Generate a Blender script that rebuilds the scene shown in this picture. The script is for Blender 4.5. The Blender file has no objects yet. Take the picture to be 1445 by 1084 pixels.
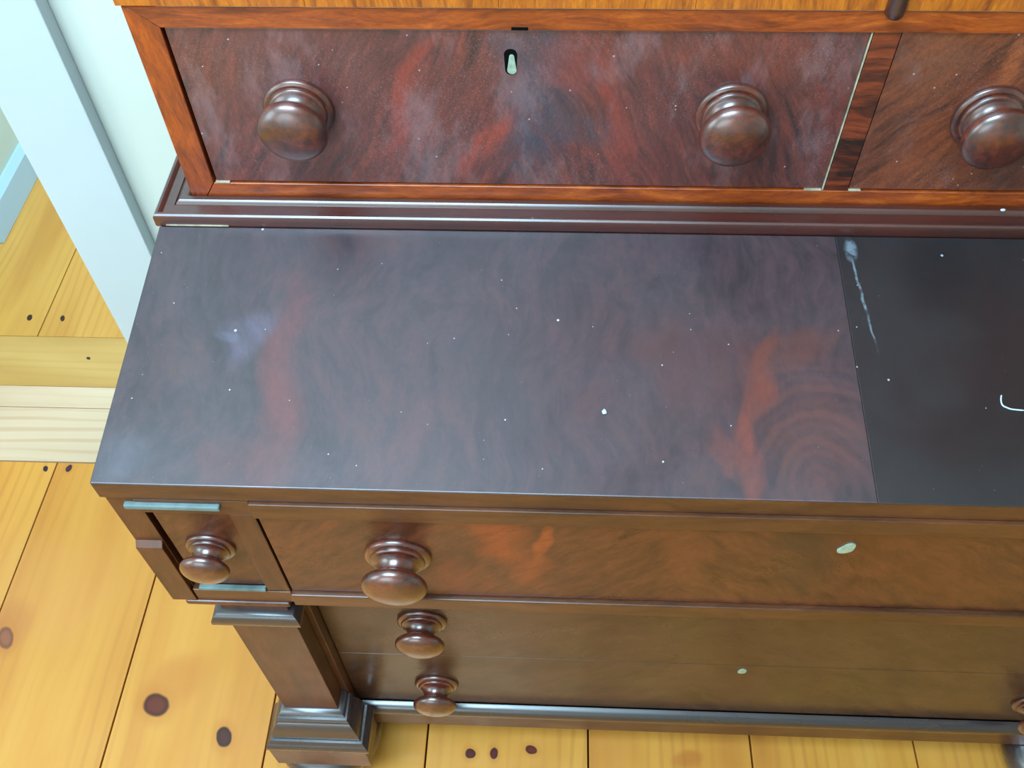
import bpy, bmesh, math, random
from mathutils import Vector, Matrix

random.seed(7)
scene = bpy.context.scene
COL = scene.collection

# ------------------------------------------------------------------ camera
cam_data = bpy.data.cameras.new('camera')
cam_data.sensor_width = 36.0
cam_data.sensor_fit = 'HORIZONTAL'
cam_data.lens = 33.17
cam_data.clip_start = 0.02
cam = bpy.data.objects.new('camera', cam_data)
COL.objects.link(cam)
right = Vector((0.99908762, 0.03915467, -0.01705405))
up = Vector((-0.02099146, 0.79797405, 0.60232614))
fwd = Vector((-0.03719257, 0.6014186, -0.7980679))
m = Matrix((right, up, -fwd)).transposed().to_4x4()
m.translation = Vector((0.33173584, -0.34366641, 1.36286062))
cam.matrix_world = m
scene.camera = cam

# ------------------------------------------------------------------ world and daylight
world = bpy.data.worlds.new('world')
scene.world = world
world.use_nodes = True
wbg = world.node_tree.nodes['Background']
wbg.inputs[0].default_value = (0.62, 0.80, 1.0, 1)
wbg.inputs[1].default_value = 1.0


def area_light(name, loc, direction, sx, sy, power, color):
    d = bpy.data.lights.new(name, 'AREA')
    d.shape = 'RECTANGLE'
    d.size = sx
    d.size_y = sy
    d.energy = power
    d.color = color
    o = bpy.data.objects.new(name, d)
    o.location = loc
    o.rotation_euler = Vector(direction).to_track_quat('-Z', 'Y').to_euler()
    COL.objects.link(o)
    return o


# daylight entering through the windows and an added, unseen skylight
area_light('daylight_window_left', (-1.84, -1.15, 1.62), (1, 0.0, 0), 1.1, 1.25, 24, (0.74, 0.93, 1.0))
area_light('daylight_window_front', (-0.75, -2.54, 1.62), (0, 1, 0), 1.5, 1.25, 24, (0.80, 0.95, 1.0))
area_light('daylight_window_hall', (0.36, 1.60, 1.50), (-1, 0.0, 0), 0.9, 1.3, 36, (0.78, 0.93, 1.0))
area_light('added_skylight_lamp', (-0.25, -0.62, 2.57), (0, 0, -1), 1.15, 0.85, 84, (0.52, 0.80, 1.0))  # skylight added for the overhead highlights on the knobs

scene.cycles.max_bounces = 4
scene.cycles.diffuse_bounces = 3
scene.cycles.glossy_bounces = 2
scene.cycles.caustics_reflective = False
scene.view_settings.view_transform = 'Standard'
scene.view_settings.look = 'None'
scene.view_settings.exposure = 0.0
scene.view_settings.gamma = 1.0
scene.view_settings.use_curve_mapping = False

# ------------------------------------------------------------------ node helpers


def lin(c):
    out = []
    for v in c[:3]:
        v = v / 255.0
        out.append(v / 12.92 if v <= 0.04045 else ((v + 0.055) / 1.055) ** 2.4)
    return (out[0], out[1], out[2], 1.0)


class NT:
    def __init__(self, name):
        self.mat = bpy.data.materials.new(name)
        self.mat.use_nodes = True
        self.t = self.mat.node_tree
        self.bsdf = self.t.nodes['Principled BSDF']

    def n(self, kind, **kw):
        nd = self.t.nodes.new(kind)
        for k, v in kw.items():
            setattr(nd, k, v)
        return nd

    def put(self, sock, v):
        if isinstance(v, bpy.types.NodeSocket):
            self.t.links.new(v, sock)
        elif v is not None:
            sock.default_value = v

    def math(self, op, a, b=None, clamp=False):
        nd = self.n('ShaderNodeMath', operation=op, use_clamp=clamp)
        self.put(nd.inputs[0], a)
        if b is not None:
            self.put(nd.inputs[1], b)
        return nd.outputs[0]

    def vec(self, op, a, b=None, scale=None):
        nd = self.n('ShaderNodeVectorMath', operation=op)
        self.put(nd.inputs[0], a)
        if b is not None:
            self.put(nd.inputs[1], b)
        if scale is not None:
            self.put(nd.inputs['Scale'], scale)
        return nd.outputs['Value'] if op in ('DOT_PRODUCT', 'LENGTH') else nd.outputs[0]

    def coords(self):
        return self.n('ShaderNodeTexCoord').outputs['Object']

    def noise(self, v, scale=5.0, detail=3.0, rough=0.5, dist=0.0, color=False):
        nd = self.n('ShaderNodeTexNoise')
        self.put(nd.inputs['Vector'], v)
        nd.inputs['Scale'].default_value = scale
        nd.inputs['Detail'].default_value = detail
        nd.inputs['Roughness'].default_value = rough
        nd.inputs['Distortion'].default_value = dist
        return nd.outputs['Color'] if color else nd.outputs['Fac']

    def rng(self, v, a, b, c=0.0, d=1.0, smooth=True):
        nd = self.n('ShaderNodeMapRange')
        nd.interpolation_type = 'SMOOTHSTEP' if smooth else 'LINEAR'
        self.put(nd.inputs[0], v)
        for i, q in enumerate((a, b, c, d)):
            nd.inputs[i + 1].default_value = q
        return nd.outputs[0]

    def mix(self, f, a, b, mode='MIX'):
        nd = self.n('ShaderNodeMix', data_type='RGBA', blend_type=mode)
        self.put(nd.inputs[0], f)
        self.put(nd.inputs[6], a)
        self.put(nd.inputs[7], b)
        return nd.outputs[2]

    def ramp(self, f, stops):
        nd = self.n('ShaderNodeValToRGB')
        cr = nd.color_ramp
        while len(cr.elements) < len(stops):
            cr.elements.new(0.5)
        for e, (p, c) in zip(cr.elements, stops):
            e.position = p
            e.color = lin(c)
        self.put(nd.inputs[0], f)
        return nd.outputs[0]

    def ellipse(self, p, c, a, b, soft=0.55):
        q = self.vec('SUBTRACT', p, tuple(c))
        u = self.vec('DOT_PRODUCT', q, tuple(a))
        v = self.vec('DOT_PRODUCT', q, tuple(b))
        r2 = self.math('ADD', self.math('MULTIPLY', u, u), self.math('MULTIPLY', v, v))
        return self.rng(r2, max(0.02, 1.0 - soft * 1.6), 1.0 + soft, 1.0, 0.0)

    def wobble(self, p, scale, amount, stretch=(1, 1, 1)):
        s = self.vec('MULTIPLY', p, stretch)
        nz = self.noise(s, scale, 1.5, 0.55, 0.0, True)
        d = self.vec('SUBTRACT', nz, (0.5, 0.5, 0.5))
        return self.vec('ADD', p, self.vec('SCALE', d, None, amount))

    def specks(self, p, scale, radius, keep):
        vo = self.n('ShaderNodeTexVoronoi')
        self.put(vo.inputs['Vector'], p)
        vo.inputs['Scale'].default_value = scale
        sep = self.n('ShaderNodeSeparateColor')
        self.put(sep.inputs[0], vo.outputs['Color'])
        size = self.math('MULTIPLY', sep.outputs[1], radius)
        a = self.math('LESS_THAN', vo.outputs['Distance'], size)
        b = self.math('LESS_THAN', sep.outputs[0], keep)
        return self.math('MULTIPLY', a, b)

    def bump(self, h, strength, dist):
        nd = self.n('ShaderNodeBump')
        nd.inputs['Strength'].default_value = strength
        nd.inputs['Distance'].default_value = dist
        self.put(nd.inputs['Height'], h)
        self.put(self.bsdf.inputs['Normal'], nd.outputs[0])

    def done(self, color, rough=0.4, spec=0.5, coat=0.0, coat_rough=0.2):
        self.put(self.bsdf.inputs['Base Color'], color)
        self.put(self.bsdf.inputs['Roughness'], rough)
        self.bsdf.inputs['Specular IOR Level'].default_value = spec
        self.bsdf.inputs['Coat Weight'].default_value = coat
        self.bsdf.inputs['Coat Roughness'].default_value = coat_rough
        return self.mat

# wood figure and wear: centre, two axes (inverse radii), colour, strength
UPPER_L = [
    ((0.2188,0.261,0.9196),(4.076,0,14.86),(99.26,0,-42.51),(150,62,45),0.8),
    ((0.2815,0.261,0.8802),(12.32,0,19.94),(79.11,0,-54.08),(160,68,44),0.8),
    ((0.2554,0.261,0.9136),(21.92,0,-15.16),(16.79,0,27.64),(120,60,45),0.5),
    ((0.3102,0.261,0.9603),(34.72,0,-0.228),(0.3955,0,-43.92),(58,62,76),1.0),
    ((0.3197,0.261,0.9012),(39.63,0,-3.915),(0.2267,0,-17.65),(62,66,80),1.0),
    ((0.3543,0.261,0.8881),(32.76,0,1.354),(0.6529,0,-47.59),(75,70,78),0.6),
    ((0.3816,0.261,0.8953),(5.049,0,-14.2),(78.1,0,19.78),(140,58,42),0.7),
    ((0.4131,0.261,0.909),(0.1592,0,-12.83),(102.8,0,18.73),(96,40,35),0.5),
    ((0.4739,0.261,0.9589),(18,0,3.306),(0.3847,0,-41.83),(128,64,46),0.5),
    ((0.5399,0.261,0.917),(0.1744,0,-14.54),(75.94,0,3.135),(110,44,38),0.6),
    ((0.1823,0.261,0.9381),(-0.2916,0,28.14),(46.87,0,-20.59),(110,68,62),0.5),
    ((0.09214,0.261,0.9433),(31.06,0,-7.932),(0.2597,0,-26.06),(112,72,66),0.4),
    ((0.3413,0.261,0.9518),(40.11,0,12.88),(13.52,0,-50.75),(140,72,70),0.5),
]
UPPER_R = [
    ((0.6113,0.261,0.9544),(39.9,0,13.63),(0.3169,0,-33.08),(128,84,66),0.5),
    ((0.661,0.261,0.949),(18.59,0,35.6),(103,0,-17.5),(170,95,50),0.7),
    ((0.6764,0.261,0.8613),(25.25,0,19.37),(31.55,0,-45.3),(130,70,40),0.6),
    ((0.7053,0.261,0.8582),(30.12,0,12.21),(0.5387,0,-33.61),(40,18,16),0.7),
    ((0.6199,0.261,0.864),(17.16,0,21.34),(56.76,0,-47.29),(140,72,38),0.5),
]
LID = [
    ((0.1247,0.09841,0.79),(2.879,12.37,1.762),(67.01,-0.2556,-0.03643),(122,62,58),0.7),
    ((0.1143,0.01525,0.7782),(27.27,4.681,0.667),(0.9552,-35.73,-5.092),(108,62,60),0.5),
    ((0.1359,0.04433,0.7823),(-0.3761,14.63,2.086),(62.72,-0.6409,-0.09133),(112,60,58),0.6),
    ((0.2225,0.02932,0.7802),(-0.633,24.05,3.427),(53.62,-15.58,-2.221),(112,72,72),0.5),
    ((0.4985,0.08277,0.7878),(4.465,16.43,2.341),(114.6,-26.01,-3.707),(140,66,42),0.75),
    ((0.4828,0.0249,0.7795),(4.209,23.62,3.366),(87.77,-18.8,-2.679),(142,68,52),0.75),
    ((0.4701,0.02457,0.7795),(12.88,-25.72,-3.666),(88.13,33.3,4.746),(128,66,52),0.6),
    ((0.5271,0.1265,0.794),(21.61,5.932,0.8454),(31.72,-62.72,-8.938),(110,56,40),0.6),
    ((0.5338,0.04864,0.7829),(27.86,-3.336,-0.4754),(0.5137,-19.82,-2.825),(92,56,50),0.7),
    ((0.455,0.1061,0.7911),(20.66,-1.306,-0.1861),(0.5523,-23.26,-3.315),(86,40,38),0.6),
    ((0.4184,0.1369,0.7955),(19.23,24.07,3.431),(41.2,-27.03,-3.853),(86,44,40),0.5),
    ((0.2925,0.09611,0.7897),(20.45,0.9028,0.1287),(0.6495,-27.1,-3.862),(58,54,58),0.6),
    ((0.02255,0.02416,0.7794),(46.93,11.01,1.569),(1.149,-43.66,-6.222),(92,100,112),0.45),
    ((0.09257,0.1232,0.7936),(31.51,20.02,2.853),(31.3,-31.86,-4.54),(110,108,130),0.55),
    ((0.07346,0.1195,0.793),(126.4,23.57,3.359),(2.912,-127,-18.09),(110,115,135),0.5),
]
FRIEZE = [
    ((0.2947,0,0.7075),(30.53,0,18.98),(25.32,0,-12.85),(176,84,44),0.8),
    ((0.3192,0,0.6535),(50.74,0,-0.181),(1.811,0,-28.42),(168,86,46),0.75),
    ((0.3138,0,0.6969),(81.97,0,-0.7842),(2.177,0,-37.06),(100,62,42),0.6),
    ((0.2629,0,0.6366),(24.13,0,-11.75),(22.96,0,25.7),(140,66,42),0.5),
    ((0.3304,0,0.7038),(-2.043,0,35.17),(152.9,0,-21.45),(185,95,48),0.85),
    ((0.4386,0,0.6923),(0.7686,0,-12.78),(59.77,0,21.4),(130,72,46),0.5),
    ((0.5373,0,0.6922),(36.77,0,8.484),(0.9429,0,-15.5),(62,50,40),0.8),
    ((0.6283,0,0.6795),(15.42,0,6.392),(-7.987,0,-18.76),(120,68,38),0.6),
]
LOWER = [
    ((0.328,0.058,0.4073),(10.98,2.834e-15,0.05956),(-2.233,-3.222e-14,-16.89),(118,84,60),0.5),
    ((0.2354,0.058,0.3809),(22.15,0,2.942),(-31.67,0,-29.18),(120,72,58),0.4),
    ((0.1547,0.058,0.2196),(19.11,2.262e-14,-2.2),(0.872,7.008e-15,-9.39),(84,58,52),0.5),
    ((0.6221,0.058,0.214),(12.67,-9.29e-15,2.625),(-7.012,6.995e-15,-14.17),(100,80,50),0.5),
]
KNOTS = [
    ((-0.225,0.08729,1.11e-16),(50.49,13.64,0),(1.942,-57.86,0),(84,36,20),1),
    ((-0.1159,0.04583,1.11e-16),(84.01,1.537,0),(-20.18,-68.69,0),(62,30,22),1),
    ((-0.482,0.1807,1.11e-16),(66.57,53.29,0),(40.51,-33.34,0),(120,70,50),0.9),
    ((0.2357,0.03458,1.11e-16),(125.9,8.277,0),(5.146,-149.6,0),(70,22,16),1),
    ((0.2683,0.03666,1.11e-16),(168,8.527,0),(4.501,-130.9,0),(74,24,18),1),
    ((0.3206,0.04327,1.11e-16),(113.5,-35.55,0),(-50.84,-155.9,0),(84,30,20),1),
    ((-0.6707,0.8201,1.11e-16),(141,123.8,0),(146,-59.78,0),(50,25,15),1),
    ((-0.6064,0.8199,1.11e-16),(141.4,121,0),(146.4,-62.97,0),(50,25,15),1),
    ((-0.5238,0.4816,1.11e-16),(158.7,148.8,0),(165.9,-85.03,0),(60,35,45),1),
    ((-0.4833,0.4827,1.11e-16),(119.1,109.8,0),(166.1,-87.53,0),(60,35,45),1),
    ((-0.5241,0.7222,1.11e-16),(247.7,77.91,0),(7.566,-295.9,0),(60,40,25),1),
]
WARM = [
    ((-0.1981,0.1246,1.11e-16),(4.826,20.51,0),(22.91,-11.1,0),(205,125,55),0.6),
    ((-0.4532,0.2628,1.11e-16),(4.618,6.147,0),(5.343,-7.807,0),(222,150,80),0.35),
    ((-0.1533,0.1367,1.11e-16),(0.2719,-8.245,0),(79.42,-7.751,0),(210,140,60),0.4),
    ((-0.4894,0.1917,1.11e-16),(11.47,15.95,0),(25.04,-11.76,0),(190,110,60),0.5),
    ((0.5371,0.03735,1.11e-16),(42.6,9.573,0),(21.03,-71.68,0),(186,104,44),0.6),
]


def wood(name, stops, stretch, blobs=(), fine=0.35, rough=(0.3, 0.45), scale=3.0, specks=None,
         spec=1.0, coat=0.0, coat_rough=0.15, marks=None, grey_haze=None, soft=0.6, rand=False, tone=(0.8, 0.8, 0.8), fig=None, contrast=0.4):
    """figured veneer: stretched noise ramp, own flame patches, fine grain, dust specks"""
    k = NT(name)
    p = k.coords()
    if rand:
        info = k.n('ShaderNodeObjectInfo')
        p = k.vec('ADD', p, k.vec('SCALE', (3.1, 1.7, 2.3), None, info.outputs['Random']))
    w = k.wobble(p, 9.0, 0.035)
    s = fig(k, w) if fig else k.vec('MULTIPLY', w, stretch)
    f = k.noise(s, scale, 4.0, 0.6, 0.6)
    fine_f = k.noise(k.vec('MULTIPLY', s, (2.2, 2.2, 2.2)), scale * 2.4, 4.0, 0.7, 0.4)
    f = k.math('ADD', k.math('MULTIPLY', f, 1.0 - contrast * 0.5), k.math('MULTIPLY', k.math('SUBTRACT', fine_f, 0.5), contrast * 1.5))
    f = k.math('ADD', f, contrast * 0.25)
    c = k.ramp(f, stops)
    w2 = k.wobble(p, 16.0, 0.05)
    fib = k.rng(k.noise(k.vec('MULTIPLY', s, (2.5, 2.5, 2.5)), 5.0, 4.0, 0.65, 0.5), 0.32, 0.68, 0.35, 1.15, False)
    for ce, a, b, co, st in blobs:
        e = k.math('MULTIPLY', k.ellipse(w2, ce, a, b, soft), fib)
        c = k.mix(k.math('MULTIPLY', e, st * 0.9, True), c, lin(co))
    g = k.noise(k.vec('MULTIPLY', w, tuple(v * 14 for v in stretch)), 12.0, 3.0, 0.6)
    gm = k.rng(g, 0.25, 0.75, 1.0 - fine, 1.0 + fine * 0.6, False)
    comb = k.n('ShaderNodeCombineXYZ')
    for i in range(3):
        k.put(comb.inputs[i], gm)
    c = k.mix(1.0, c, comb.outputs[0], 'MULTIPLY')
    r = k.rng(k.noise(p, 11.0, 2.0, 0.6), 0.3, 0.7, rough[0], rough[1])
    if grey_haze:
        bl = k.rng(k.noise(k.vec('MULTIPLY', p, grey_haze[3]), grey_haze[0], 6.0, 0.7), grey_haze[1], grey_haze[1] + 0.22, 0.0, grey_haze[2])  # grey-purple haze mixed into the colour in random patches
        c = k.mix(bl, c, lin((150, 138, 146)))
        du = k.rng(k.noise(p, 850.0, 2.0, 0.7), 0.54, 0.74, 0.0, 0.34)
        du = k.math('MULTIPLY', du, k.rng(k.noise(p, 14.0, 3.0), 0.40, 0.68, 0.1, 1.0))
        c = k.mix(du, c, lin((168, 156, 164)))
    if specks:
        for sc, ra, ke, co in specks:
            e = k.specks(p, sc, ra, ke)
            c = k.mix(e, c, lin(co))
    if marks:
        c = marks(k, p, c)
    c = k.mix(1.0, c, (tone[0], tone[1], tone[2], 1.0), 'MULTIPLY')
    return k.done(c, r, spec, coat, coat_rough)


def plain(name, color, rough=0.5, spec=0.5, var=0.06, scale=6.0, metallic=0.0):
    k = NT(name)
    p = k.coords()
    f = k.noise(p, scale, 4.0, 0.6)
    lo = tuple(v * (1 - var) for v in color)
    hi = tuple(min(255, v * (1 + var)) for v in color)
    c = k.ramp(f, [(0.3, lo), (0.7, hi)])
    k.bsdf.inputs['Metallic'].default_value = metallic
    k.bump(k.noise(p, 90.0, 0.0), 0.08, 0.0004)
    return k.done(c, rough, spec)


WHITE = (215, 225, 226)
DUST = [(60.0, 0.075, 0.40, WHITE), (140.0, 0.10, 0.16, (196, 200, 205)), (330.0, 0.10, 0.10, (150, 150, 160))]
DUST_UP = [(160.0, 0.13, 0.16, (170, 160, 165)), (60.0, 0.05, 0.15, WHITE)]


def flame(xc, slope, fx, fz, horizontal=False):
    # crotch figure: streaks fanning out from a centre line
    def fn(k, w):
        sp = k.n('ShaderNodeSeparateXYZ')
        k.put(sp.inputs[0], w)
        along = sp.outputs[1] if horizontal else sp.outputs[2]
        a = k.math('ABSOLUTE', k.math('SUBTRACT', sp.outputs[0], xc))
        u = k.math('ADD', a, k.math('MULTIPLY', along, slope))
        cb = k.n('ShaderNodeCombineXYZ')
        k.put(cb.inputs[0], k.math('MULTIPLY', u, fx))
        k.put(cb.inputs[1], k.math('MULTIPLY', sp.outputs[0], 0.8))
        k.put(cb.inputs[2], k.math('MULTIPLY', along, fz))
        return cb.outputs[0]
    return fn


def swirl(sx, sy, amount):
    def fn(k, w):
        q = k.wobble(w, 6.0, amount)
        return k.vec('MULTIPLY', q, (sx, sy, 1.0))
    return fn


def lid_marks(k, p, c):
    # pale scratch running down the right-hand leaf and a few white smears
    w = k.wobble(p, 60.0, 0.004)
    x0, y0, x1, y1 = 0.5765, 0.224, 0.5850, 0.128
    cx, cy = (x0 + x1) / 2, (y0 + y1) / 2
    hx, hy = (x1 - x0) / 2, (y1 - y0) / 2
    L2 = hx * hx + hy * hy
    L = math.sqrt(L2)
    nx, ny = -hy / L / 0.0011, hx / L / 0.0011
    e = k.ellipse(w, (cx, cy, 0.80), (hx / L2, hy / L2, 0), (nx, ny, 0), 0.5)
    br = k.rng(k.noise(p, 160.0, 3.0), 0.35, 0.6, 0.1, 0.75)
    c = k.mix(k.math('MULTIPLY', e, br), c, lin((165, 185, 185)))
    e = k.ellipse(w, (0.5775, 0.220, 0.80), (1 / 0.005, 0, 0), (0, 1 / 0.011, 0), 0.6)
    c = k.mix(k.math('MULTIPLY', e, br), c, lin((165, 185, 190)))
    return c


def crotch_marks(k, p, c):
    # curved growth rings of the crotch figure near the middle joint
    w = k.wobble(k.wobble(p, 9.0, 0.05), 40.0, 0.010)
    q = k.vec('MULTIPLY', k.vec('SUBTRACT', w, (0.532, 0.005, 0.78)), (1.0, 0.85, 0.0))
    d = k.vec('LENGTH', q)
    s = k.math('SINE', k.math('MULTIPLY', d, 620.0))
    s2 = k.math('SINE', k.math('MULTIPLY', d, 270.0))
    f = k.rng(k.math('ADD', s, s2), -1.2, 1.8, 0.0, 0.30)
    e = k.ellipse(w, (0.528, 0.055, 0.78), (1 / 0.055, 0, 0), (0, 1 / 0.075, 0), 0.6)
    c = k.mix(k.math('MULTIPLY', e, f), c, lin((124, 74, 62)))
    return c


MAHOG_UP = [(0.25, (58, 34, 34)), (0.42, (84, 44, 40)), (0.58, (98, 52, 46)), (0.78, (122, 62, 48))]
m_upper_l = wood('flame_mahogany_left_drawer', MAHOG_UP, (3.0, 1, 1.3), UPPER_L, 0.3, (0.36, 0.5), 3.0, DUST_UP, grey_haze=(16.0, 0.46, 0.30, (1.8, 1, 0.7)), coat=0.4, coat_rough=0.6, tone=(1.22, 0.92, 0.88), fig=flame(0.30, 0.5, 7.0, 1.6), contrast=0.95)
m_upper_r = wood('flame_mahogany_right_drawer', [(0.25, (60, 30, 20)), (0.45, (104, 54, 34)), (0.62, (124, 66, 38)), (0.8, (150, 82, 42))],
                 (2.4, 1, 1.8), UPPER_R, 0.3, (0.34, 0.48), 3.0, DUST_UP, grey_haze=(22.0, 0.52, 0.15, (1.6, 1, 0.8)), coat=0.25, coat_rough=0.55, tone=(1.15, 0.95, 0.86), fig=flame(0.83, 0.7, 7.0, 2.0), contrast=0.75)
MAHOG_LID = [(0.25, (44, 34, 38)), (0.45, (62, 48, 54)), (0.6, (76, 56, 60)), (0.8, (88, 60, 58))]
m_lid = wood('flame_mahogany_lid', MAHOG_LID, (1.6, 1.0, 1.0), LID, 0.16, (0.34, 0.46), 4.0, DUST, coat=0.5, coat_rough=0.62, marks=crotch_marks, tone=(0.86, 0.76, 0.82), fig=swirl(4.5, 1.8, 0.10), contrast=0.65)
m_lid_dark = wood('dark_mahogany_lid', [(0.3, (24, 24, 30)), (0.5, (32, 28, 32)), (0.7, (42, 30, 34)), (0.85, (34, 38, 42))], (1.6, 1.0, 1.0), (), 0.15,
                  (0.34, 0.46), 4.0, DUST, marks=lid_marks, coat=0.25, coat_rough=0.62, tone=(0.55, 0.55, 0.62), fig=swirl(4.0, 2.5, 0.10), contrast=0.5)
MAHOG_FR = [(0.25, (64, 40, 28)), (0.45, (92, 56, 38)), (0.6, (108, 66, 44)), (0.8, (128, 74, 46))]
m_frieze = wood('flame_mahogany_frieze', MAHOG_FR, (1.8, 1, 2.2), FRIEZE, 0.18, (0.26, 0.36), 3.0, [(120.0, 0.06, 0.06, WHITE)], tone=(0.95, 0.76, 0.70), fig=flame(0.45, 0.8, 5.0, 2.5), contrast=0.7, spec=0.6)
m_lower = wood('faded_mahogany_lower', [(0.25, (66, 48, 32)), (0.5, (92, 68, 48)), (0.8, (108, 80, 58))], (1.2, 1, 2.5), LOWER, 0.15, (0.24, 0.34), 3.0,
               [(90.0, 0.05, 0.04, WHITE)], tone=(0.86, 0.71, 0.68), fig=flame(0.52, 0.9, 4.0, 3.0), contrast=0.5, spec=0.6)
m_case = wood('brown_mahogany_case', MAHOG_FR, (5.0, 5.0, 0.8), (), 0.25, (0.28, 0.4), 3.0, tone=(0.9, 0.70, 0.66), spec=0.6, contrast=0.6)
m_rail = wood('brown_mahogany_rail', [(0.25, (70, 44, 28)), (0.5, (98, 64, 40)), (0.8, (122, 80, 46))], (0.8, 5.0, 5.0), (), 0.25, (0.28, 0.4), 3.0, tone=(0.88, 0.70, 0.66), spec=0.6, contrast=0.6)
m_orange = wood('orange_mahogany_frame', [(0.25, (118, 50, 22)), (0.45, (158, 72, 24)), (0.62, (182, 88, 26)), (0.82, (206, 112, 40))],
                (1.0, 4.0, 6.0), (), 0.3, (0.32, 0.45), 4.0, [(200.0, 0.12, 0.06, (200, 180, 160))], tone=(0.98, 0.84, 0.72), contrast=0.9)
m_orange_v = wood('orange_mahogany_stile', [(0.25, (112, 44, 20)), (0.45, (150, 66, 22)), (0.62, (176, 80, 24)), (0.82, (196, 96, 30))],
                  (6.0, 4.0, 1.0), (), 0.3, (0.32, 0.45), 4.0, tone=(0.98, 0.84, 0.72), contrast=0.9)
m_cross = wood('cross_grain_divider', [(0.3, (44, 24, 18)), (0.45, (96, 40, 24)), (0.6, (140, 62, 34)), (0.8, (160, 78, 40))],
               (0.7, 2.0, 4.5), (), 0.3, (0.3, 0.42), 4.0, tone=(0.95, 0.85, 0.8), contrast=0.9)
m_door = wood('golden_mahogany_door', [(0.25, (136, 66, 18)), (0.45, (186, 102, 26)), (0.62, (210, 124, 30)), (0.82, (222, 140, 44))],
              (9.0, 4.0, 1.0), (), 0.3, (0.32, 0.45), 4.0, tone=(1.0, 0.88, 0.72), contrast=0.8)
m_mould = wood('dark_moulding', [(0.3, (52, 30, 28)), (0.5, (78, 36, 28)), (0.75, (98, 42, 30))], (0.7, 6.0, 6.0), (), 0.25, (0.26, 0.36), 3.0,
               [(240.0, 0.12, 0.05, WHITE)], coat=1.0, coat_rough=0.38, tone=(0.8, 0.6, 0.6))
m_bead = wood('dark_bead', [(0.3, (40, 30, 34)), (0.5, (58, 40, 42)), (0.75, (74, 48, 46))], (0.8, 6.0, 6.0), (), 0.25, (0.24, 0.34), 3.0, coat=0.9, coat_rough=0.40, tone=(0.6, 0.6, 0.66))
m_knob = wood('turned_mahogany', [(0.28, (52, 24, 22)), (0.45, (84, 38, 28)), (0.62, (116, 54, 34)), (0.82, (140, 66, 38))], (1.0, 2.0, 1.0), (),
              0.25, (0.24, 0.36), 26.0, [(900.0, 0.2, 0.06, (160, 150, 160))], rand=True, coat=1.0, coat_rough=0.28, tone=(0.85, 0.68, 0.66), contrast=0.6)
m_inside = plain('dark_interior', (22, 13, 10), 0.8, 0.2)
m_pale = plain('bare_or_lit_pale_wood', (108, 128, 128), 0.6, 0.4, 0.14, 60.0)
m_cream = plain('cream_bare_wood', (176, 164, 140), 0.6, 0.4, 0.2, 80.0)
m_brass = plain('tarnished_metal', (172, 196, 176), 0.45, 0.5, 0.12, 200.0, 0.3)
m_black = plain('keyhole_black', (8, 7, 7), 0.9, 0.1)
m_wall = plain('cream_wall_paint', (212, 224, 216), 0.6, 0.3, 0.02, 3.0)
m_trim = plain('white_gloss_trim', (196, 213, 220), 0.35, 0.5, 0.015, 3.0)
m_hall = plain('sage_wall_paint', (188, 210, 204), 0.6, 0.3, 0.02, 3.0)
m_base_blue = plain('pale_blue_baseboard', (170, 206, 232), 0.45, 0.4, 0.02, 3.0)
m_ceil = plain('ceiling_paint', (236, 242, 244), 0.8, 0.2, 0.02, 3.0)
m_sub = plain('dark_subfloor', (24, 17, 12), 0.9, 0.1)
m_fluff = plain('white_lint', (205, 222, 228), 0.8, 0.2, 0.05, 200.0)


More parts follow.
